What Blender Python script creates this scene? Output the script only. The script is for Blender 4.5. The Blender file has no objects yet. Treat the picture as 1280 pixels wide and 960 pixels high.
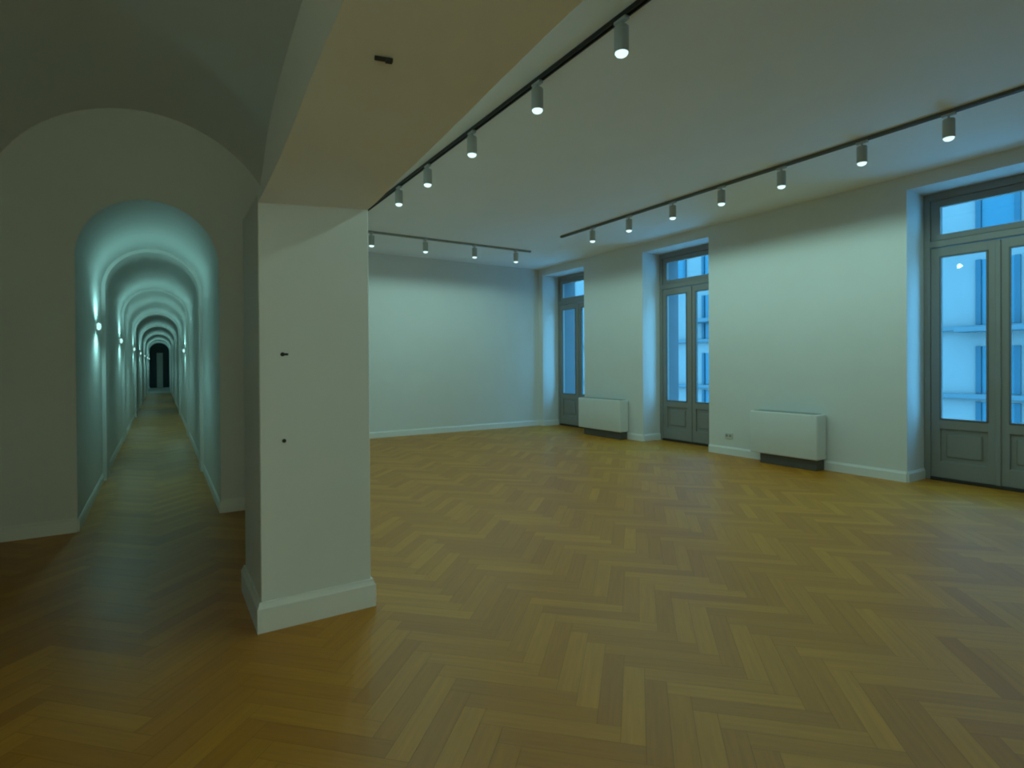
import bpy, bmesh, math, random
from mathutils import Vector, Matrix

random.seed(7)
scene = bpy.context.scene
COL = scene.collection
R = math.radians

# ------------------------------------------------------------------ camera, world, exposure
# x runs from the hall across the room to the windows, y runs away from the camera along the corridor
EYE = 1.25
cam_d = bpy.data.cameras.new('camera')
cam = bpy.data.objects.new('camera', cam_d); COL.objects.link(cam)
cam_d.sensor_width = 36.0
cam_d.sensor_fit = 'HORIZONTAL'
cam_d.lens = 36.0 * 694.302 / 1280.0
cam_d.shift_y = -(480.0 - 459.164) / 1280.0
cam_d.clip_start = 0.03; cam_d.clip_end = 200
YAW, PIT, ROL = R(32.3197), R(-0.341), R(-0.3532)
def cam_ray(x, y, z):
    c, s = math.cos(ROL), math.sin(ROL); x, y = c*x - s*y, s*x + c*y
    c, s = math.cos(PIT), math.sin(PIT); y, z = c*y + s*z, -s*y + c*z
    c, s = math.cos(YAW), math.sin(YAW)
    return Vector((s*z + c*x, c*z - s*x, y))
ax, ay, az = cam_ray(1, 0, 0), cam_ray(0, 1, 0), -cam_ray(0, 0, 1)
cam.matrix_world = Matrix(((ax.x, ay.x, az.x, 0), (ax.y, ay.y, az.y, 0), (ax.z, ay.z, az.z, EYE), (0, 0, 0, 1)))
scene.camera = cam

world = bpy.data.worlds.new('overcast_blue_daylight'); scene.world = world
world.use_nodes = True
bg = world.node_tree.nodes['Background']
bg.inputs['Color'].default_value = (0.115, 0.53, 1.0, 1)
bg.inputs['Strength'].default_value = 6.8

scene.cycles.filter_width = 2.0
scene.view_settings.view_transform = 'Standard'
scene.view_settings.look = 'None'
scene.view_settings.exposure = 0.0
scene.view_settings.gamma = 1.0
scene.view_settings.use_curve_mapping = False

TRACK_W = 9.3            # one track spotlight
TRACK_COL = (0.53, 1.0, 0.92)
SCONCE_W = 8.0          # one corridor wall lamp
HALL_FILL_W = 66.0            # unseen lamp added to fill the hall with light
HALL_FILL_COL = (0.76, 1.0, 0.70)
SCONCE_COL = (0.40, 1.0, 0.97)

# ------------------------------------------------------------------ materials
def mat(name, col, rough=0.5, metal=0.0, noise=0.0, nscale=8.0, bump=0.0, emit=None, estr=0.0, coat=0.0):
    m = bpy.data.materials.new(name); m.use_nodes = True
    nt = m.node_tree; b = nt.nodes['Principled BSDF']
    b.inputs['Base Color'].default_value = (*col, 1)
    b.inputs['Roughness'].default_value = rough
    b.inputs['Metallic'].default_value = metal
    b.inputs['Coat Weight'].default_value = coat
    if noise or bump:
        tc = nt.nodes.new('ShaderNodeTexCoord')
        n = nt.nodes.new('ShaderNodeTexNoise'); n.inputs['Scale'].default_value = nscale; n.inputs['Detail'].default_value = 4
        nt.links.new(tc.outputs['Object'], n.inputs['Vector'])
        if noise:
            r = nt.nodes.new('ShaderNodeValToRGB')
            r.color_ramp.elements[0].position = .3; r.color_ramp.elements[1].position = .7
            r.color_ramp.elements[0].color = tuple(c*(1-noise) for c in col) + (1,)
            r.color_ramp.elements[1].color = tuple(min(1, c*(1+noise)) for c in col) + (1,)
            nt.links.new(n.outputs['Fac'], r.inputs['Fac']); nt.links.new(r.outputs['Color'], b.inputs['Base Color'])
        if bump:
            bp = nt.nodes.new('ShaderNodeBump'); bp.inputs['Strength'].default_value = bump; bp.inputs['Distance'].default_value = .002
            nt.links.new(n.outputs['Fac'], bp.inputs['Height']); nt.links.new(bp.outputs['Normal'], b.inputs['Normal'])
    if emit:
        b.inputs['Emission Color'].default_value = (*emit, 1); b.inputs['Emission Strength'].default_value = estr
    return m

M_WALL = mat('white_wall_paint', (.745, .75, .725), .62, noise=.012, nscale=3, bump=.05)
M_CEIL = mat('white_ceiling_paint', (.92, .92, .91), .7, noise=.012, nscale=2)
M_TRIM = mat('white_satin_trim', (.82, .83, .80), .4, noise=.01)
M_DOOR = mat('dove_grey_door_paint', (.27, .265, .24), .42, noise=.03, nscale=5)
M_BEAD = mat('dark_grey_glazing_bead', (.15, .15, .14), .45, noise=.03)
M_GAP = mat('dark_threshold_metal', (.03, .028, .022), .5, noise=.05)
M_BLACK = mat('black_track', (.012, .012, .012), .45, noise=.05)
M_GREYTRACK = mat('grey_track', (.12, .125, .11), .5, noise=.05)
M_PALETRACK = mat('pale_grey_track', (.30, .31, .29), .5, noise=.05)
M_LAMP = mat('white_lamp_metal', (.48, .49, .47), .4, noise=.01)
M_LENS = mat('lit_lens', (.9, .95, .95), .3, emit=(.62, .86, .90), estr=1.3)
M_SCLENS = mat('lit_wall_lamp', (.9, .95, .95), .3, emit=(.46, .82, .78), estr=1.1)
M_CONV = mat('white_powder_coat', (.735, .745, .715), .45, noise=.01)
M_GRILLE = mat('grey_grille_metal', (.30, .31, .29), .45, noise=.03)
M_PLINTH = mat('dark_intake_shade', (.09, .085, .07), .55, noise=.05)  # recessed intake; the shadow under the casing is in this colour too
M_PLASTIC = mat('white_plastic', (.62, .64, .60), .4, noise=.01)
M_SOCK = mat('grey_socket_face', (.30, .31, .29), .5, noise=.02)
M_CABLE = mat('black_cable_rubber', (.015, .017, .015), .6, noise=.05)
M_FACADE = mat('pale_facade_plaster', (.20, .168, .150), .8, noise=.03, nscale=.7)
M_STONE = mat('pale_cornice_stone', (.085, .105, .11), .8, noise=.05, nscale=2)
M_OUTER = mat('grey_outer_stone', (.13, .125, .13), .8, noise=.05, nscale=3)
M_SHUT = mat('blue_shutter_paint', (.012, .052, .07), .6, noise=.06, nscale=3)
M_WGLASS = mat('dark_window_glass', (.018, .085, .11), .25, noise=.05)
M_STREET = mat('pale_bounce_paving', (.8, .8, .8), .9, noise=.1, nscale=2)  # never in view; made this pale to bounce daylight onto the ceiling
M_DARKDOOR = mat('dark_teal_door_paint', (.012, .035, .04), .5, noise=.05)
M_PALE = mat('pale_grey_panel', (.60, .63, .58), .5, noise=.03)
M_SLAB = mat('pale_stone_threshold', (.36, .33, .27), .4, noise=.05)

def glass():
    m = bpy.data.materials.new('clear_window_glass'); m.use_nodes = True
    nt = m.node_tree; nt.nodes.clear()
    o = nt.nodes.new('ShaderNodeOutputMaterial'); mx = nt.nodes.new('ShaderNodeMixShader')
    t = nt.nodes.new('ShaderNodeBsdfTransparent'); g = nt.nodes.new('ShaderNodeBsdfGlossy')
    lw = nt.nodes.new('ShaderNodeLayerWeight'); lw.inputs['Blend'].default_value = .5
    pw = nt.nodes.new('ShaderNodeMath'); pw.operation = 'POWER'; pw.inputs[1].default_value = 4
    ma = nt.nodes.new('ShaderNodeMath'); ma.operation = 'MULTIPLY_ADD'; ma.inputs[1].default_value = .6; ma.inputs[2].default_value = .015
    nt.links.new(lw.outputs['Facing'], pw.inputs[0]); nt.links.new(pw.outputs[0], ma.inputs[0])
    t.inputs['Color'].default_value = (.95, .98, .98, 1); g.inputs['Roughness'].default_value = .02
    nt.links.new(ma.outputs[0], mx.inputs[0]); nt.links.new(t.outputs[0], mx.inputs[1]); nt.links.new(g.outputs[0], mx.inputs[2])
    nt.links.new(mx.outputs[0], o.inputs['Surface'])
    return m
M_GLASS = glass()

def wood():
    m = bpy.data.materials.new('oak_herringbone'); m.use_nodes = True
    nt = m.node_tree; b = nt.nodes['Principled BSDF']; L = nt.links.new; N = nt.nodes.new
    at = N('ShaderNodeAttribute'); at.attribute_name = 'plank'            # a random number per plank
    uv = N('ShaderNodeUVMap'); uv.uv_map = 'grain'
    mp = N('ShaderNodeMapping'); mp.inputs['Scale'].default_value = (3.0, 55.0, 1)
    no = N('ShaderNodeTexNoise'); no.inputs['Scale'].default_value = 1.0; no.inputs['Detail'].default_value = 5; no.inputs['Roughness'].default_value = .6
    L(uv.outputs[0], mp.inputs['Vector']); L(mp.outputs[0], no.inputs['Vector'])
    r1 = N('ShaderNodeValToRGB')
    e = r1.color_ramp.elements
    e[0].position = 0; e[0].color = (.50, .188, .008, 1)
    e[1].position = 1; e[1].color = (.64, .272, .017, 1)
    x = r1.color_ramp.elements.new(.5); x.color = (.56, .224, .011, 1)
    L(at.outputs['Fac'], r1.inputs['Fac'])
    mxx = N('ShaderNodeMix'); mxx.data_type = 'RGBA'; mxx.blend_type = 'MULTIPLY'; mxx.inputs['Factor'].default_value = 1
    r2 = N('ShaderNodeValToRGB'); f = r2.color_ramp.elements
    f[0].position = .3; f[0].color = (.86, .84, .80, 1); f[1].position = .7; f[1].color = (1.06, 1.06, 1.06, 1)
    L(no.outputs['Fac'], r2.inputs['Fac']); L(r1.outputs['Color'], mxx.inputs[6]); L(r2.outputs['Color'], mxx.inputs[7])
    L(mxx.outputs[2], b.inputs['Base Color'])
    b.inputs['Roughness'].default_value = .36
    b.inputs['Specular IOR Level'].default_value = .38
    mr = N('ShaderNodeMapRange'); mr.inputs['To Min'].default_value = .36; mr.inputs['To Max'].default_value = .46
    L(no.outputs['Fac'], mr.inputs['Value']); L(mr.outputs[0], b.inputs['Roughness'])
    return m
M_WOOD = wood()
M_SEAM = mat('dark_floor_seam', (.17, .085, .02), .7, noise=.05)

# ------------------------------------------------------------------ mesh helpers
def obj(name, bm, m, parent=None, smooth=False, loc=None):
    bmesh.ops.recalc_face_normals(bm, faces=bm.faces)
    me = bpy.data.meshes.new(name); bm.to_mesh(me); bm.free()
    for k in (m if isinstance(m, (list, tuple)) else [m]): me.materials.append(k)
    if smooth:
        for p in me.polygons: p.use_smooth = True
        me.set_sharp_from_angle(angle=R(35))
    o = bpy.data.objects.new(name, me); COL.objects.link(o)
    if parent: o.parent = parent
    if loc: o.location = loc
    return o

def box(bm, x0, x1, y0, y1, z0, z1, bev=0.0, seg=2):
    t = bmesh.new()
    bmesh.ops.create_cube(t, size=1)
    for v in t.verts:
        v.co = Vector(((x0+x1)/2 + v.co.x*(x1-x0), (y0+y1)/2 + v.co.y*(y1-y0), (z0+z1)/2 + v.co.z*(z1-z0)))
    if bev: bmesh.ops.bevel(t, geom=t.edges[:], offset=bev, segments=seg, affect='EDGES', profile=.5)
    join(bm, t); return bm

def join(bm, t):
    me = bpy.data.meshes.new('tmp'); t.to_mesh(me); t.free(); bm.from_mesh(me); bpy.data.meshes.remove(me)

def bx(*a, **k): return box(bmesh.new(), *a, **k)

def lathe(prof, n=24, mtx=None):
    """prof: list of (r, z); closed solid of revolution about z"""
    bm = bmesh.new(); rings = []
    for r, z in prof:
        if r < 1e-6: rings.append([bm.verts.new((0, 0, z))])
        else: rings.append([bm.verts.new((r*math.cos(2*math.pi*i/n), r*math.sin(2*math.pi*i/n), z)) for i in range(n)])
    for a, b in zip(rings, rings[1:]):
        for i in range(n):
            j = (i+1) % n
            if len(a) == 1 and len(b) == 1: continue
            if len(a) == 1: bm.faces.new((a[0], b[i], b[j]))
            elif len(b) == 1: bm.faces.new((a[i], b[0], a[j]))
            else: bm.faces.new((a[i], b[i], b[j], a[j]))
    if len(rings[0]) > 1: bm.faces.new(rings[0])
    if len(rings[-1]) > 1: bm.faces.new(rings[-1])
    if mtx: bmesh.ops.transform(bm, matrix=mtx, verts=bm.verts)
    return bm

def strip(bm, pa, pb):
    va = [bm.verts.new(p) for p in pa]; vb = [bm.verts.new(p) for p in pb]
    for i in range(len(va)-1): bm.faces.new((va[i], va[i+1], vb[i+1], vb[i]))

def prism(poly, axis, a, b, bm=None):
    """extrude a 2D polygon along x / y / z from a to b"""
    bm = bm or bmesh.new()
    def P(u, v, w): return {'x': (w, u, v), 'y': (u, w, v), 'z': (u, v, w)}[axis]
    f = [bm.verts.new(P(u, v, a)) for u, v in poly]; g = [bm.verts.new(P(u, v, b)) for u, v in poly]
    n = len(poly)
    bm.faces.new(f); bm.faces.new(g[::-1])
    for i in range(n): bm.faces.new((f[i], g[i], g[(i+1) % n], f[(i+1) % n]))
    return bm

def tag(o, label, cat, group=None, kind=None):
    o['label'] = label; o['category'] = cat
    if group: o['group'] = group
    if kind: o['kind'] = kind
    return o

def struct(o, label, cat): return tag(o, label, cat, None, 'structure')

def thing(name, loc, label, cat, group=None, rz=0, kind=None):
    o = bpy.data.objects.new(name, None); COL.objects.link(o)
    o.empty_display_size = .1
    o.location = loc; o.rotation_euler = (0, 0, rz)
    return tag(o, label, cat, group, kind)

def dup(root, loc, label):
    r = root.copy(); COL.objects.link(r); r.location = loc; r['label'] = label
    for ch in list(root.children):
        c = ch.copy(); COL.objects.link(c); c.parent = r
        for g in list(ch.children):
            d = g.copy(); COL.objects.link(d); d.parent = c
    return r

# ------------------------------------------------------------------ main dimensions
XL, XA, XB, XR = -1.07, .39, .915, 6.51     # hall's outer wall, arch wall (two faces), window wall
XF, XO = 6.89, 7.33                         # face of the glazed doors, outer face of the window wall
YN, YE, YB = -5.0, 5.31, 9.26               # behind the camera, end of the hall, back wall of the room
CH = 3.16                                   # ceiling of the room
CL, CR = -.541, .424                        # the corridor's walls
CXC, CRAD = (CL+CR)/2, (CR-CL)/2
CSP = 2.095                                 # springing of the corridor's vault
CEND = 38.0
DOORS = [(-2.32, -1.06), (1.41, 2.665), (5.115, 6.38), (7.83, 9.12)]

# ------------------------------------------------------------------ floor: individual oak blocks laid in herringbone, one object
def build_floor():
    L, W = .48, .083
    s = 1/math.sqrt(2); OX, OY = -.03, .12
    bm = bmesh.new()
    at = bm.faces.layers.float.new('plank'); uvl = bm.loops.layers.uv.new('grain')
    rnd = random.Random(3)
    def inside(x, y):
        if -1.3 < x < 7.3 and YN-.3 < y < YB+.5: return not (y > YE+.3 and x < XB-.3 and not (CL-.4 < x < CR+.4))
        return CL-.4 < x < CR+.4 and YB < y < CEND-7.6
    g = .0005
    for a in range(-260, 560):
        for b in range(-40, 45):
            p0, q0 = a*W + b*L, a*W - b*L
            for (pa, pb, qa, qb, h) in ((p0+g, p0+L-g, q0+g, q0+W-g, 1), (p0+g, p0+W-g, q0+W+g, q0+W+L-g, 0)):
                pc, qc = (pa+pb)/2, (qa+qb)/2
                if not inside((pc-qc)*s+OX, (pc+qc)*s+OY): continue
                vs = [bm.verts.new(((p-q)*s+OX, (p+q)*s+OY, 0)) for p, q in ((pa, qa), (pb, qa), (pb, qb), (pa, qb))]
                f = bm.faces.new(vs); f[at] = rnd.random(); f.material_index = 0
                du, dv = rnd.random()*40, rnd.random()*40
                for lp, (p, q) in zip(f.loops, ((pa, qa), (pb, qa), (pb, qb), (pa, qb))):
                    u, v = (p-pa, q-qa) if h else (q-qa, p-pa)
                    lp[uvl].uv = (u+du, v+dv)
    # the seam bed just under the blocks, and the pale stone strip at the far end of the corridor
    def quad(x0, x1, y0, y1, z, mi):
        f = bm.faces.new([bm.verts.new(c) for c in ((x0, y0, z), (x1, y0, z), (x1, y1, z), (x0, y1, z))]); f.material_index = mi
    quad(-1.6, 7.6, YN-.5, YB+.7, -.0015, 1)
    quad(CL-.5, CR+.5, YB, CEND+.6, -.0015, 1)
    quad(CL-.05, CR+.05, CEND-7.6, CEND+.4, .001, 2)
    for f in bm.faces:
        if f.normal.z < 0: f.normal_flip()
    me = bpy.data.meshes.new('floor'); bm.to_mesh(me); bm.free()
    for m in (M_WOOD, M_SEAM, M_SLAB): me.materials.append(m)
    o = bpy.data.objects.new('floor', me); COL.objects.link(o)
    struct(o, 'oak herringbone parquet running through room, hall and corridor', 'floor')
build_floor()

# ------------------------------------------------------------------ walls and ceiling of the room
struct(obj('ceiling', bx(XA+.02, XO, YN-.1, YB+.1, CH, CH+.12), M_CEIL), 'flat white ceiling of the large room', 'ceiling')

bm = bmesh.new()
edges = [YN-.1] + [e for d in DOORS for e in d] + [YB+.1]
for i in range(0, len(edges)-1, 2): box(bm, XR, XO, edges[i], edges[i+1], -.01, CH+.1)
for a, b in DOORS: box(bm, XR, XO, a, b, 3.018, CH+.1)
struct(obj('wall_right', bm, M_WALL), 'white window wall with three deep door recesses', 'wall')
struct(obj('wall_back', bx(XB+.02, XR+.2, YB, YB+.15, -.01, CH+.1), M_WALL), 'white far wall of the large room, bluish towards the windows', 'wall')
struct(obj('wall_near', bx(XL-.1, XO, YN-.15, YN, -.01, 3.6), M_WALL), 'white wall behind the viewpoint', 'wall')
struct(obj('wall_left', bx(XB, XB+.10, 3.40, YB+.1, -.01, CH+.3), M_WALL), 'white wall between hall and large room, behind the pillar', 'wall')
struct(obj('wall_hall', bx(XL-.12, XL, YN-.1, YE+.1, -.01, 3.6), M_WALL), 'white left side wall of the vaulted hall', 'wall')

# wall at the end of the hall, pierced by the corridor's round arch
def arc(cx, cz, r, n=28, a0=math.pi, a1=0.0):
    return [(cx + r*math.cos(a0+(a1-a0)*i/n), cz + r*math.sin(a0+(a1-a0)*i/n)) for i in range(n+1)]
bm = bmesh.new()
ap = arc(CXC, CSP, CRAD)
TOP = 3.6
outl = [(CL, -.01)] + ap + [(CR, -.01)]
prof_l = [(XL-.05, -.01), (XL-.05, TOP)]
for yy in (YE,):
    def fv(u, v): return bm.verts.new((u, yy, v))
    bm.faces.new([fv(XL-.05, -.01), fv(CL, -.01), fv(CL, CSP), fv(CL, TOP), fv(XL-.05, TOP)])
    bm.faces.new([fv(CR, -.01), fv(XB+.02, -.01), fv(XB+.02, TOP), fv(CR, TOP), fv(CR, CSP)])
    for (u0, v0), (u1, v1) in zip(ap, ap[1:]):
        bm.faces.new([fv(u0, v0), fv(u1, v1), fv(u1, TOP), fv(u0, TOP)])
bmesh.ops.remove_doubles(bm, verts=bm.verts, dist=.0005)
struct(obj('wall_front', bm, M_WALL), 'white end wall of the hall with a round-headed opening into the corridor', 'wall')

# corridor tunnel: straight walls and barrel vault in one shell
bm = bmesh.new()
ys = [YE-.001 + (CEND+.01-YE)*i/40 for i in range(41)]
for y0, y1 in zip(ys, ys[1:]):
    strip(bm, [(u, y0, v) for u, v in outl], [(u, y1, v) for u, v in outl])
bmesh.ops.remove_doubles(bm, verts=bm.verts, dist=.0005)
struct(obj('wall_corridor', bm, M_WALL, smooth=True), 'white walls and barrel vault of the long narrow corridor', 'wall')
LAMPS = [6.89, 10.64, 15.75, 20.7, 26.0, 31.5]
RIB_T = .035
def rib(y0, y1, i):
    b = bmesh.new()
    inn = [(CL+RIB_T, -.005)] + arc(CXC, CSP, CRAD-RIB_T) + [(CR-RIB_T, -.005)]
    out = [(CL-.01, -.005)] + arc(CXC, CSP, CRAD+.01) + [(CR+.01, -.005)]
    for y in (y0, y1):
        strip(b, [(u, y, v) for u, v in inn], [(u, y, v) for u, v in out])
    strip(b, [(u, y0, v) for u, v in inn], [(u, y1, v) for u, v in inn])
    bmesh.ops.remove_doubles(b, verts=b.verts, dist=.0005)
    words = ['nearest', 'second', 'third', 'fourth', 'fifth', 'farthest']
    struct(obj('trim_%d' % (i+1), b, M_WALL, smooth=True), 'shallow white rib arching over the corridor, %s from the hall' % words[i], 'arch rib')
for i, y in enumerate(LAMPS): rib(y+.62, y+1.02, i)

# hall vault: a barrel springing from the two side walls of the hall
def smooth_lerp(tab, y):
    if y <= tab[0][0]: return tab[0][1]
    if y >= tab[-1][0]: return tab[-1][1]
    for i in range(len(tab)-1):
        (y0, a), (y1, b) = tab[i], tab[i+1]
        if y0 <= y <= y1:
            # monotone cubic through the table
            def sl(k):
                if k == 0 or k == len(tab)-1: return 0
                d0 = (tab[k][1]-tab[k-1][1])/(tab[k][0]-tab[k-1][0]); d1 = (tab[k+1][1]-tab[k][1])/(tab[k+1][0]-tab[k][0])
                return 0 if d0*d1 <= 0 else 2*d0*d1/(d0+d1)
            h = y1-y0; t = (y-y0)/h
            return (2*t**3-3*t*t+1)*a + (t**3-2*t*t+t)*h*sl(i) + (3*t*t-2*t**3)*b + (t**3-t*t)*h*sl(i+1)
ARCH = [(-1.6, 2.02), (-1.0, 2.06), (-.3, 2.135), (.6, 2.18), (1.1, 2.172), (1.45, 2.145), (1.72, 2.115), (1.97, 2.075), (2.33, 2.035), (2.83, 2.012)]
ARCH_R = [(-1.6, 2.02), (-1.0, 2.06), (-.3, 2.135), (.6, 2.18), (1.1, 2.172), (1.45, 2.152), (1.72, 2.13), (1.97, 2.112), (2.33, 2.088), (2.84, 2.055)]
RIDGE = [(-1.6, 2.30), (-.6, 2.45), (.6, 2.50), (1.5, 2.45), (1.95, 2.393), (2.2, 2.348), (2.36, 2.305), (2.50, 2.25), (2.62, 2.17), (2.72, 2.09), (2.84, 2.06)]
CRX, CRZ = -.085, 3.28
bm = bmesh.new(); rows = []
for i in range(41):
    y = YN-.1 + (YE-YN+.1)*i/40
    row = []
    for j in range(41):
        q = math.pi*j/40
        w = (.907-CRX) if j <= 20 else (CRX-XL+.01)
        row.append(bm.verts.new((CRX + w*math.cos(q), y, 2.31 + (CRZ-2.31)*math.sin(q))))
    rows.append(row)
for a, b in zip(rows, rows[1:]):
    for i in range(40): bm.faces.new((a[i], a[i+1], b[i+1], b[i]))
struct(obj('ceiling_vault', bm, M_CEIL, smooth=True), 'white barrel vault over the dim hall', 'vault')

# arch wall over the wide opening between hall and room
bm = bmesh.new()
ya = [-1.6 + (2.84+1.6)*i/60 for i in range(61)]
lo_a = [(XA, y, smooth_lerp(ARCH, y)) for y in ya]; lo_b = [(XB, y, smooth_lerp(ARCH_R, y)) for y in ya]
up_a = [(XA, y, smooth_lerp(RIDGE, y)) for y in ya]; up_b = [(XB, y, smooth_lerp(RIDGE, y)+.01) for y in ya]
strip(bm, lo_a, lo_b); strip(bm, lo_a, up_a); strip(bm, up_a, up_b)
strip(bm, lo_b, [(XB, y, TOP) for y in ya])
box(bm, XB-.004, XB, 2.84, 3.45, 2.0, TOP)
box(bm, XA, XB, YN-.1, -1.6, -.01, TOP)
bmesh.ops.remove_doubles(bm, verts=bm.verts, dist=.0005)
struct(obj('wall_arch', bm, M_CEIL, smooth=True), 'white flat arch spanning from the pillar over the opening to the room', 'arch')

# pillar with its skirting
pl = thing('pillar', ((XA+XB)/2, 3.10, 0), 'white square pillar with moulded skirting, foreground between hall and room', 'pillar', kind='structure')
hx = (XB-XA)/2
obj('shaft', bx(-hx, hx, -.27, .30, 0, 2.055, bev=.004, seg=1), M_WALL, pl)
def skirt_profile(h, t): return [(0, 0), (t, 0), (t, h*.80), (t*.75, h*.86), (t*.55, h*.93), (t*.45, h), (0, h)]
def skirting_box(x0, x1, y0, y1, h, t):
    bm = bmesh.new(); pr = skirt_profile(h, t); loops = []
    for d, z in pr: loops.append([bm.verts.new(c) for c in ((x0-d, y0-d, z), (x1+d, y0-d, z), (x1+d, y1+d, z), (x0-d, y1+d, z))])
    for a, b in zip(loops, loops[1:]):
        for i in range(4): bm.faces.new((a[i], a[(i+1) % 4], b[(i+1) % 4], b[i]))
    return bm
obj('skirting', skirting_box(-hx, hx, -.27, .30, .14, .02), M_TRIM, pl)

# skirting boards along the walls
def skirt(name, p, q, nrm, label, h=.11, t=.016):
    bm = bmesh.new()
    n = Vector((nrm[0], nrm[1], 0))
    A = [Vector((p[0], p[1], z)) + n*d for d, z in skirt_profile(h, t)]; B = [Vector((q[0], q[1], z)) + n*d for d, z in skirt_profile(h, t)]
    va = [bm.verts.new(c) for c in A]; vb = [bm.verts.new(c) for c in B]
    for i in range(len(va)-1): bm.faces.new((va[i], va[i+1], vb[i+1], vb[i]))
    bm.faces.new(va); bm.faces.new(vb[::-1])
    struct(obj(name, bm, M_TRIM), label, 'skirting')
skirt('baseboard_right', (XR, DOORS[1][1]), (XR, DOORS[2][0]), (-1, 0), 'white skirting under the right convector, between two glazed doors')
skirt('baseboard_right', (XR, DOORS[2][1]), (XR, DOORS[3][0]), (-1, 0), 'white skirting behind the far convector')
skirt('baseboard_right', (XR, DOORS[3][1]), (XR, YB), (-1, 0), 'short white skirting in the far window corner')
skirt('baseboard_right', (XR, DOORS[0][1]), (XR, DOORS[1][0]), (-1, 0), 'white skirting right of the nearest glazed door')
skirt('baseboard_back', (XB+.1, YB), (XR, YB), (0, -1), 'white skirting along the far wall of the room')
skirt('baseboard_front', (XL, YE), (CL, YE), (0, -1), 'white skirting left of the corridor arch')
skirt('baseboard_front', (CR, YE), (XB, YE), (0, -1), 'white skirting between the corridor arch and the pillar')
skirt('baseboard_corridor', (CL, YE), (CL, CEND), (1, 0), 'white skirting along the left corridor wall', .09, .012)
skirt('baseboard_corridor', (CR, YE), (CR, CEND), (-1, 0), 'white skirting along the right corridor wall', .09, .012)
for a, w in ((DOORS[1], 'nearest'), (DOORS[2], 'middle'), (DOORS[3], 'farthest')):
    skirt('baseboard_recess', (XR, a[1]), (XF, a[1]), (0, -1), 'white skirting on the jamb of the %s door recess' % w)

struct(obj('wall_light_stop', bx(CL-.2, CR+.2, CEND+.1, CEND+.2, -.02, 3), M_WALL), 'white wall added behind the dark double door to stop light leaking in', 'wall')  # unseen stop against daylight leaking in under the end door
# dark double door closing the corridor
d4 = thing('door_4', (CXC, CEND, 0), 'dark double door standing open at the far end of the corridor', 'door', kind='structure')
obj('surround', prism([(-CRAD-.02, 2.02), (CRAD+.02, 2.02), (CRAD+.02, 2.7), (-CRAD-.02, 2.7)], 'y', 0, .08), M_DARKDOOR, d4)
obj('door_leaf', bx(-CRAD-.02, -.13, -.02, .05, .01, 2.02, bev=.006), M_DARKDOOR, d4)
obj('door_leaf', bx(.17, CRAD+.02, -.02, .05, .01, 2.02, bev=.006), M_DARKDOOR, d4)
obj('pale_panel', bx(-.15, .19, .05, .09, .01, 2.02, bev=.004), M_PALE, d4)['label'] = 'pale grey panel between the dark leaves'

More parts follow.
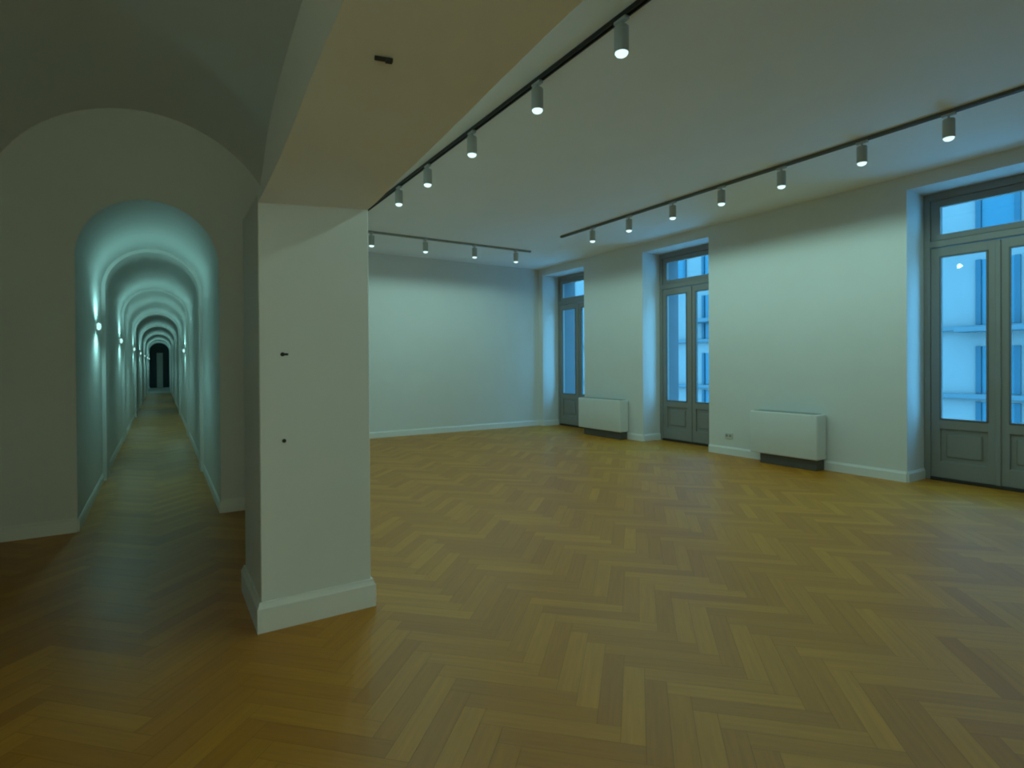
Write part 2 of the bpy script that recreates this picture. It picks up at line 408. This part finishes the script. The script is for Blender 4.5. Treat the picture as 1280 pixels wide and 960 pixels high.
# ------------------------------------------------------------------ glazed doors
def french_door(idx, y0, y1, label):
    W = y1-y0-.004; H = 3.014
    t = thing('door_%d' % idx, (XF, (y0+y1)/2, 0), label, 'glazed door', kind='structure')
    h = W/2; X0, X1 = 0.0, .075
    bm = bmesh.new()                                     # fixed frame
    box(bm, X0, X1, -h, -h+.06, 0, H, bev=.004); box(bm, X0, X1, h-.06, h, 0, H, bev=.004)
    box(bm, X0, X1, -h+.055, h-.055, H-.075, H, bev=.004)
    box(bm, X0-.008, X1, -h+.055, h-.055, 2.445, 2.515, bev=.006)
    obj('frame', bm, M_DOOR, t)
    obj('threshold', bx(X0-.004, X1, -h+.058, h-.058, 0, .034, bev=.003), M_GAP, t)
    a, b = -h+.062, h-.062
    bm = bmesh.new()                                     # fixed light over the leaves
    z0, z1 = 2.517, H-.077
    box(bm, .012, .06, a, a+.085, z0, z1, bev=.006); box(bm, .012, .06, b-.085, b, z0, z1, bev=.006)
    box(bm, .012, .06, a+.08, b-.08, z0, z0+.06, bev=.006); box(bm, .012, .06, a+.08, b-.08, z1-.075, z1, bev=.006)
    fl = obj('transom_light', bm, M_DOOR, t)
    obj('pane', bx(.034, .040, a+.075, b-.075, z0+.05, z1-.065), M_GLASS, fl)
    def leaf(ya, yb):
        bm = bmesh.new(); s = .083; zb, zt = .033, 2.437
        box(bm, .008, .064, ya, ya+s, zb, zt, bev=.006); box(bm, .008, .064, yb-s, yb, zb, zt, bev=.006)
        box(bm, .008, .064, ya+s-.006, yb-s+.006, zt-.095, zt, bev=.006)
        box(bm, .008, .064, ya+s-.006, yb-s+.006, .545, .645, bev=.006)
        box(bm, .008, .064, ya+s-.006, yb-s+.006, zb, .205, bev=.006)
        lf = obj('door_leaf', bm, M_DOOR, t)
        ia, ib = ya+s, yb-s
        bm = bmesh.new()                                 # sunk field with a bevelled raised middle
        box(bm, .030, .052, ia-.01, ib+.01, .195, .555)
        box(bm, .017, .034, ia+.045, ib-.045, .25, .50, bev=.012, seg=1)
        obj('raised_panel', bm, M_DOOR, lf)
        bm = bmesh.new()
        for zz in (.638, zt-.107): box(bm, .0, .02, ia-.006, ib+.006, zz, zz+.018, bev=.004)
        for yy in (ia-.006, ib-.012): box(bm, .0, .02, yy, yy+.018, .645, zt-.095, bev=.004)
        obj('glazing_bead', bm, M_BEAD, lf)
        obj('pane', bx(.034, .040, ia-.006, ib+.006, .635, zt-.085), M_GLASS, lf)
    leaf(a, -.001); leaf(.001, b)
    bm = bmesh.new()
    u0, u1 = X1+.002, XO-XF
    box(bm, u0, u1, h-.012, h+.0005, 0, H, bev=.002); box(bm, u0, u1, -h-.0005, -h+.012, 0, H, bev=.002)
    box(bm, u0, u1, -h+.012, h-.012, H-.012, H, bev=.002); box(bm, u0, u1+.06, -h+.012, h-.012, 0, .03, bev=.004)
    obj('outer_reveal', bm, M_OUTER, t)
    obj('meeting_strip', bx(-.008, .012, -.02, .02, .032, 2.43, bev=.006), M_DOOR, t)
french_door(5, *DOORS[0], 'unseen grey double glazed door added for daylight, outside the right picture edge')  # out of view, added to bring daylight onto pillar and near floor
french_door(1, *DOORS[1], 'grey double glazed door nearest the camera, cut by the right picture edge')
french_door(2, *DOORS[2], 'grey double glazed door in the middle recess, between the two convectors')
french_door(3, *DOORS[3], 'grey double glazed door farthest away, in the room corner')

# ------------------------------------------------------------------ building across the street
STREET = -6.0
struct(obj('street', bx(XO+.01, 60, -25, 70, STREET-.2, STREET), M_STREET), 'unseen street far below the windows, paved pale to bounce daylight', 'street')
bX = 28.0
bd = thing('apartment_building', (bX, 20, STREET), 'pale apartment building with blue shutters across the street', 'building')
def rel(x0, x1, y0, y1, z0, z1, **k): return bx(x0-bX, x1-bX, y0-20, y1-20, z0-STREET, z1-STREET, **k)
obj('facade', rel(bX, bX+6, -14, 62, STREET, 13.5), M_FACADE, bd)
for z in (-.28, 2.50, 6.10, 9.6): obj('cornice', rel(bX-.30, bX+.02, -14, 62, z, z+.20, bev=.03), M_STONE, bd)
obj('roof', prism([(-.8, 19.5), (6.2, 19.5), (6.2, 20.2), (2.0, 22.0), (-.8, 19.9)], 'y', -34, 42), M_STONE, bd)
cols = [-9.5, -5.5, -1.5, 2.2, 5.2, 8.28, 11.7, 15.0, 18.4, 21.75, 24.35, 28, 31.5, 35.5, 39.5, 43.5, 47.5]
for zc0, zc1 in ((-2.6, -.4), (-.05, 1.85), (2.72, 5.35), (6.32, 8.6), (9.82, 11.9)):
    for yc in cols:
        if yc == 24.35 and zc0 < 6: continue              # blank bay beside the stair
        w = obj('window', rel(bX-.02, bX+.02, yc-.52, yc+.52, zc0, zc1, bev=.01), M_WGLASS, bd)
        for s in (-1, 1):
            obj('shutter', bx(-.10, -.02, yc-20+s*.61-.09, yc-20+s*.61+.09, zc0-STREET, zc1-STREET, bev=.01), M_SHUT, w)
for yc in (8.28, 21.75, 15.0):
    obj('balcony', rel(bX-.95, bX+.02, yc-1.15, yc+1.15, 3.67 if yc > 20 else 2.42, 3.9 if yc > 20 else 2.62, bev=.03), M_STONE, bd)

# ------------------------------------------------------------------ ceiling tracks and spotlights
def track(name, p, q, m, label):
    t = thing(name, ((p[0]+q[0])/2, (p[1]+q[1])/2, CH), label, 'lighting track', rz=math.atan2(q[1]-p[1], q[0]-p[0]))
    l = math.hypot(q[0]-p[0], q[1]-p[1])/2
    bm = bmesh.new()
    pr = [(-.019, 0), (.019, 0), (.019, -.026), (.009, -.026), (.009, -.012), (-.009, -.012), (-.009, -.026), (-.019, -.026)]
    prism(pr, 'x', -l, l, bm)
    obj('rail', bm, m, t)
    for s in (-1, 1): obj('end_cap', bx(min(s*l, s*(l+.012)), max(s*l, s*(l+.012)), -.020, .020, -.027, 0, bev=.002), m, t)
    return t
T1X, T2X, T3Y = 2.15, 5.09, 7.776
track('lighting_track', (T1X, -3.9), (T1X, 6.85), M_BLACK, 'black lighting track running from above the viewpoint past the pillar')
track('lighting_track', (T2X, -3.9), (T2X, 6.63), M_GREYTRACK, 'grey lighting track along the window wall')
track('lighting_track', (2.40, T3Y), (5.29, T3Y), M_PALETRACK, 'short pale grey lighting track across the far end of the ceiling')

def make_spot(loc, label):
    t = thing('track_spotlight', loc, label, 'spotlight', 'white cylinder spotlights on the ceiling tracks')
    obj('adaptor', bx(-.017, .017, -.045, .045, -.042, -.022, bev=.003), M_LAMP, t)
    obj('stem', lathe([(.009, -.042), (.009, -.075)], 12), M_LAMP, t, smooth=True)
    obj('housing', lathe([(.012, -.062), (.036, -.066), (.040, -.072), (.040, -.205), (.038, -.208), (.034, -.208)], 28), M_LAMP, t, smooth=True)
    obj('lens', lathe([(.036, -.2085), (.036, -.213), (.030, -.222), (.018, -.229), (0, -.232)], 24), M_LENS, t, smooth=True)
    ld = bpy.data.lights.new('spotlight_beam', 'SPOT'); ld.energy = TRACK_W; ld.color = TRACK_COL
    ld.spot_size = R(178); ld.spot_blend = .22; ld.shadow_soft_size = .035
    lo = bpy.data.objects.new('beam', ld); COL.objects.link(lo); lo.parent = t; lo.location = (0, 0, -.27)
    return t
spots = []
w1 = ['nearest the camera', 'second from the camera', 'third from the camera', 'fourth from the camera', 'fifth from the camera']
spots += [((T1X, y, CH), 'white spotlight under the black track, ' + w) for y, w in zip((2.255, 3.06, 3.985, 4.87, 5.62), w1)]
spots += [((T1X, y, CH), 'unseen white spotlight added under the black track, overhead %s' % w) for y, w in ((1.4, 'just past the viewpoint'),)]  # out of view, added for the light it gives
w2 = ['nearest the right picture edge', 'second from the right picture edge', 'third from the right picture edge', 'fourth, midway along', 'fifth from the right', 'second from the far end', 'at the far end']
spots += [((T2X, y, CH), 'white spotlight under the window-side track, ' + w) for y, w in zip((1.80, 2.42, 3.15, 3.83, 4.50, 5.22, 5.93), w2)]
spots += [((T2X, y, CH), 'unseen white spotlight added under the window-side track, %s beyond the right picture edge' % w) for y, w in ((1.0, 'first'), (.25, 'second'))]  # two more beyond the frame, added to light the room
w3 = ['leftmost, beside the pillar edge', 'second from left', 'third from left', 'rightmost']
spots += [((x, T3Y, CH), 'white spotlight under the short far track, ' + w) for x, w in zip((2.56, 3.39, 4.23, 5.01), w3)]
proto = make_spot(*spots[0])
for loc, lab in spots[1:]: dup(proto, loc, lab)

# ------------------------------------------------------------------ corridor wall lamps
def make_sconce(loc, label, rz):
    t = thing('wall_lamp', loc, label, 'wall lamp', 'small round wall lamps in the corridor', rz)
    m = Matrix.Rotation(R(90), 4, 'Y')
    obj('wall_plate', lathe([(.034, 0), (.034, .006), (.030, .009)], 24, m), M_LAMP, t, smooth=True)
    obj('globe', lathe([(.022, .009), (.034, .014), (.038, .022), (.033, .033), (.020, .041), (0, .045)], 24, m), M_SCLENS, t, smooth=True)
    for nm, dz, pw, rx in (('glow_up', .05, SCONCE_W, math.pi), ('glow_down', -.05, SCONCE_W*.9, 0)):
        ld = bpy.data.lights.new(nm, 'SPOT'); ld.energy = pw; ld.color = SCONCE_COL; ld.shadow_soft_size = .05
        ld.spot_size = R(166); ld.spot_blend = .6
        lo = bpy.data.objects.new(nm, ld); COL.objects.link(lo); lo.parent = t; lo.location = (.14, 0, dz); lo.rotation_euler = (rx, 0, 0)
    return t
ws = ['nearest the hall', 'second from the hall', 'third from the hall', 'fourth from the hall', 'fifth from the hall', 'second from the far door', 'nearest the far door']
sc = None
for y, w in zip(LAMPS + [35.8], ws):
    lab = 'small lit globe lamp on the left corridor wall, ' + w
    sc = make_sconce((CL, y, 1.65), lab, 0) if sc is None else dup(sc, (CL, y, 1.65), lab)
make_sconce((CR, 13.1, 1.56), 'small lit globe lamp alone on the right corridor wall', math.pi)

sh = make_sconce((-.75, YN, 1.0), 'added globe lamp behind the viewpoint, an unseen fill light for the hall', R(90))  # added fill lamp, out of view, to brighten hall and pillar
for ch in list(sh.children):
    if ch.type == 'LIGHT': bpy.data.objects.remove(ch)
ld = bpy.data.lights.new('hall_fill', 'POINT'); ld.energy = HALL_FILL_W; ld.color = HALL_FILL_COL; ld.shadow_soft_size = .08
lo = bpy.data.objects.new('hall_fill', ld); COL.objects.link(lo); lo.parent = sh; lo.location = (.15, 0, 0)

# ------------------------------------------------------------------ convectors
def convector(y0, y1, label):
    t = thing('wall_convector', (XR, (y0+y1)/2, 0), label, 'convector', 'white fan convectors under the window wall')
    h = (y1-y0)/2; D = .205
    bm = bmesh.new(); box(bm, -D, -.018, -h, h, .122, .645, bev=.014, seg=3)
    bd = obj('casing', bm, M_CONV, t, smooth=True)
    obj('side_panel', bx(-D+.012, -.017, -h-.004, -h+.02, .130, .640, bev=.004), M_CONV, t)
    obj('side_panel', bx(-D+.012, -.017, h-.02, h+.004, .130, .640, bev=.004), M_CONV, t)
    bm = bmesh.new()
    n = 9
    for i in range(n):
        x = -D+.03 + (D-.065)*i/(n-1); box(bm, x-.004, x+.004, -h+.05, h-.05, .640, .651, bev=.001, seg=1)
    for yy in (-h+.04, -.01, h-.06): box(bm, -D+.022, -.03, yy, yy+.02, .640, .6515, bev=.001, seg=1)
    obj('outlet_grille', bm, M_GRILLE, t)
    bm = bmesh.new()
    box(bm, -D+.030, -.017, -h+.02, h-.12, .0, .125, bev=.004)
    obj('plinth', bm, M_PLINTH, t)
    return t
convector(3.485, 4.335, 'white convector with shadow-dark intake base, between middle and nearest glazed doors')
convector(6.70, 7.76, 'white convector with shadow-dark intake base, between middle and farthest glazed doors')

# ------------------------------------------------------------------ small fittings
s = thing('power_outlet', (XR, 4.795, .26), 'small white power outlet low on the window wall, left of the right convector', 'power outlet')
obj('cover_plate', bx(-.010, 0, -.06, .06, -.04, .04, bev=.004), M_PLASTIC, s)
m = Matrix.Rotation(R(-90), 4, 'Y')
for yy in (-.028, .028):
    b = lathe([(.019, .009), (.019, .0115), (.015, .0115)], 20, m); bmesh.ops.translate(b, verts=b.verts, vec=(0, yy, 0))
    obj('socket', b, M_SOCK, s)

def stub(x, z, label, l, r, tilt):
    t = thing('cable_stub', (x, 2.83, z), label, 'cable stub', 'black cable stubs on the pillar')
    mm = Matrix.Rotation(R(90), 4, 'X')
    obj('wall_grommet', lathe([(r*1.25, 0), (r*1.25, .003), (r*.9, .006)], 18, mm), M_CABLE, t, smooth=True)
    obj('cable_end', lathe([(r*.7, .004), (r*.7, l), (r*.55, l+.003)], 14, Matrix.Rotation(R(tilt), 4, 'Z') @ mm), M_CABLE, t, smooth=True)
stub(.493, 1.303, 'tiny black cable end poking from the pillar face, upper one', .024, .008, 55)
stub(.497, .889, 'tiny black cable end poking from the pillar face, lower one', .006, .0075, 0)

zt = smooth_lerp(ARCH, 1.55)
s = thing('cable_clip', (.552, 1.555, zt), 'tiny black clip stuck under the flat arch beside the pillar', 'clip', rz=R(-14))
obj('clip_bar', bx(-.026, .026, -.006, .006, -.008, .002, bev=.002), M_CABLE, s)
obj('clip_tab', bx(.004, .024, -.010, .004, -.013, -.006, bev=.002), M_CABLE, s)
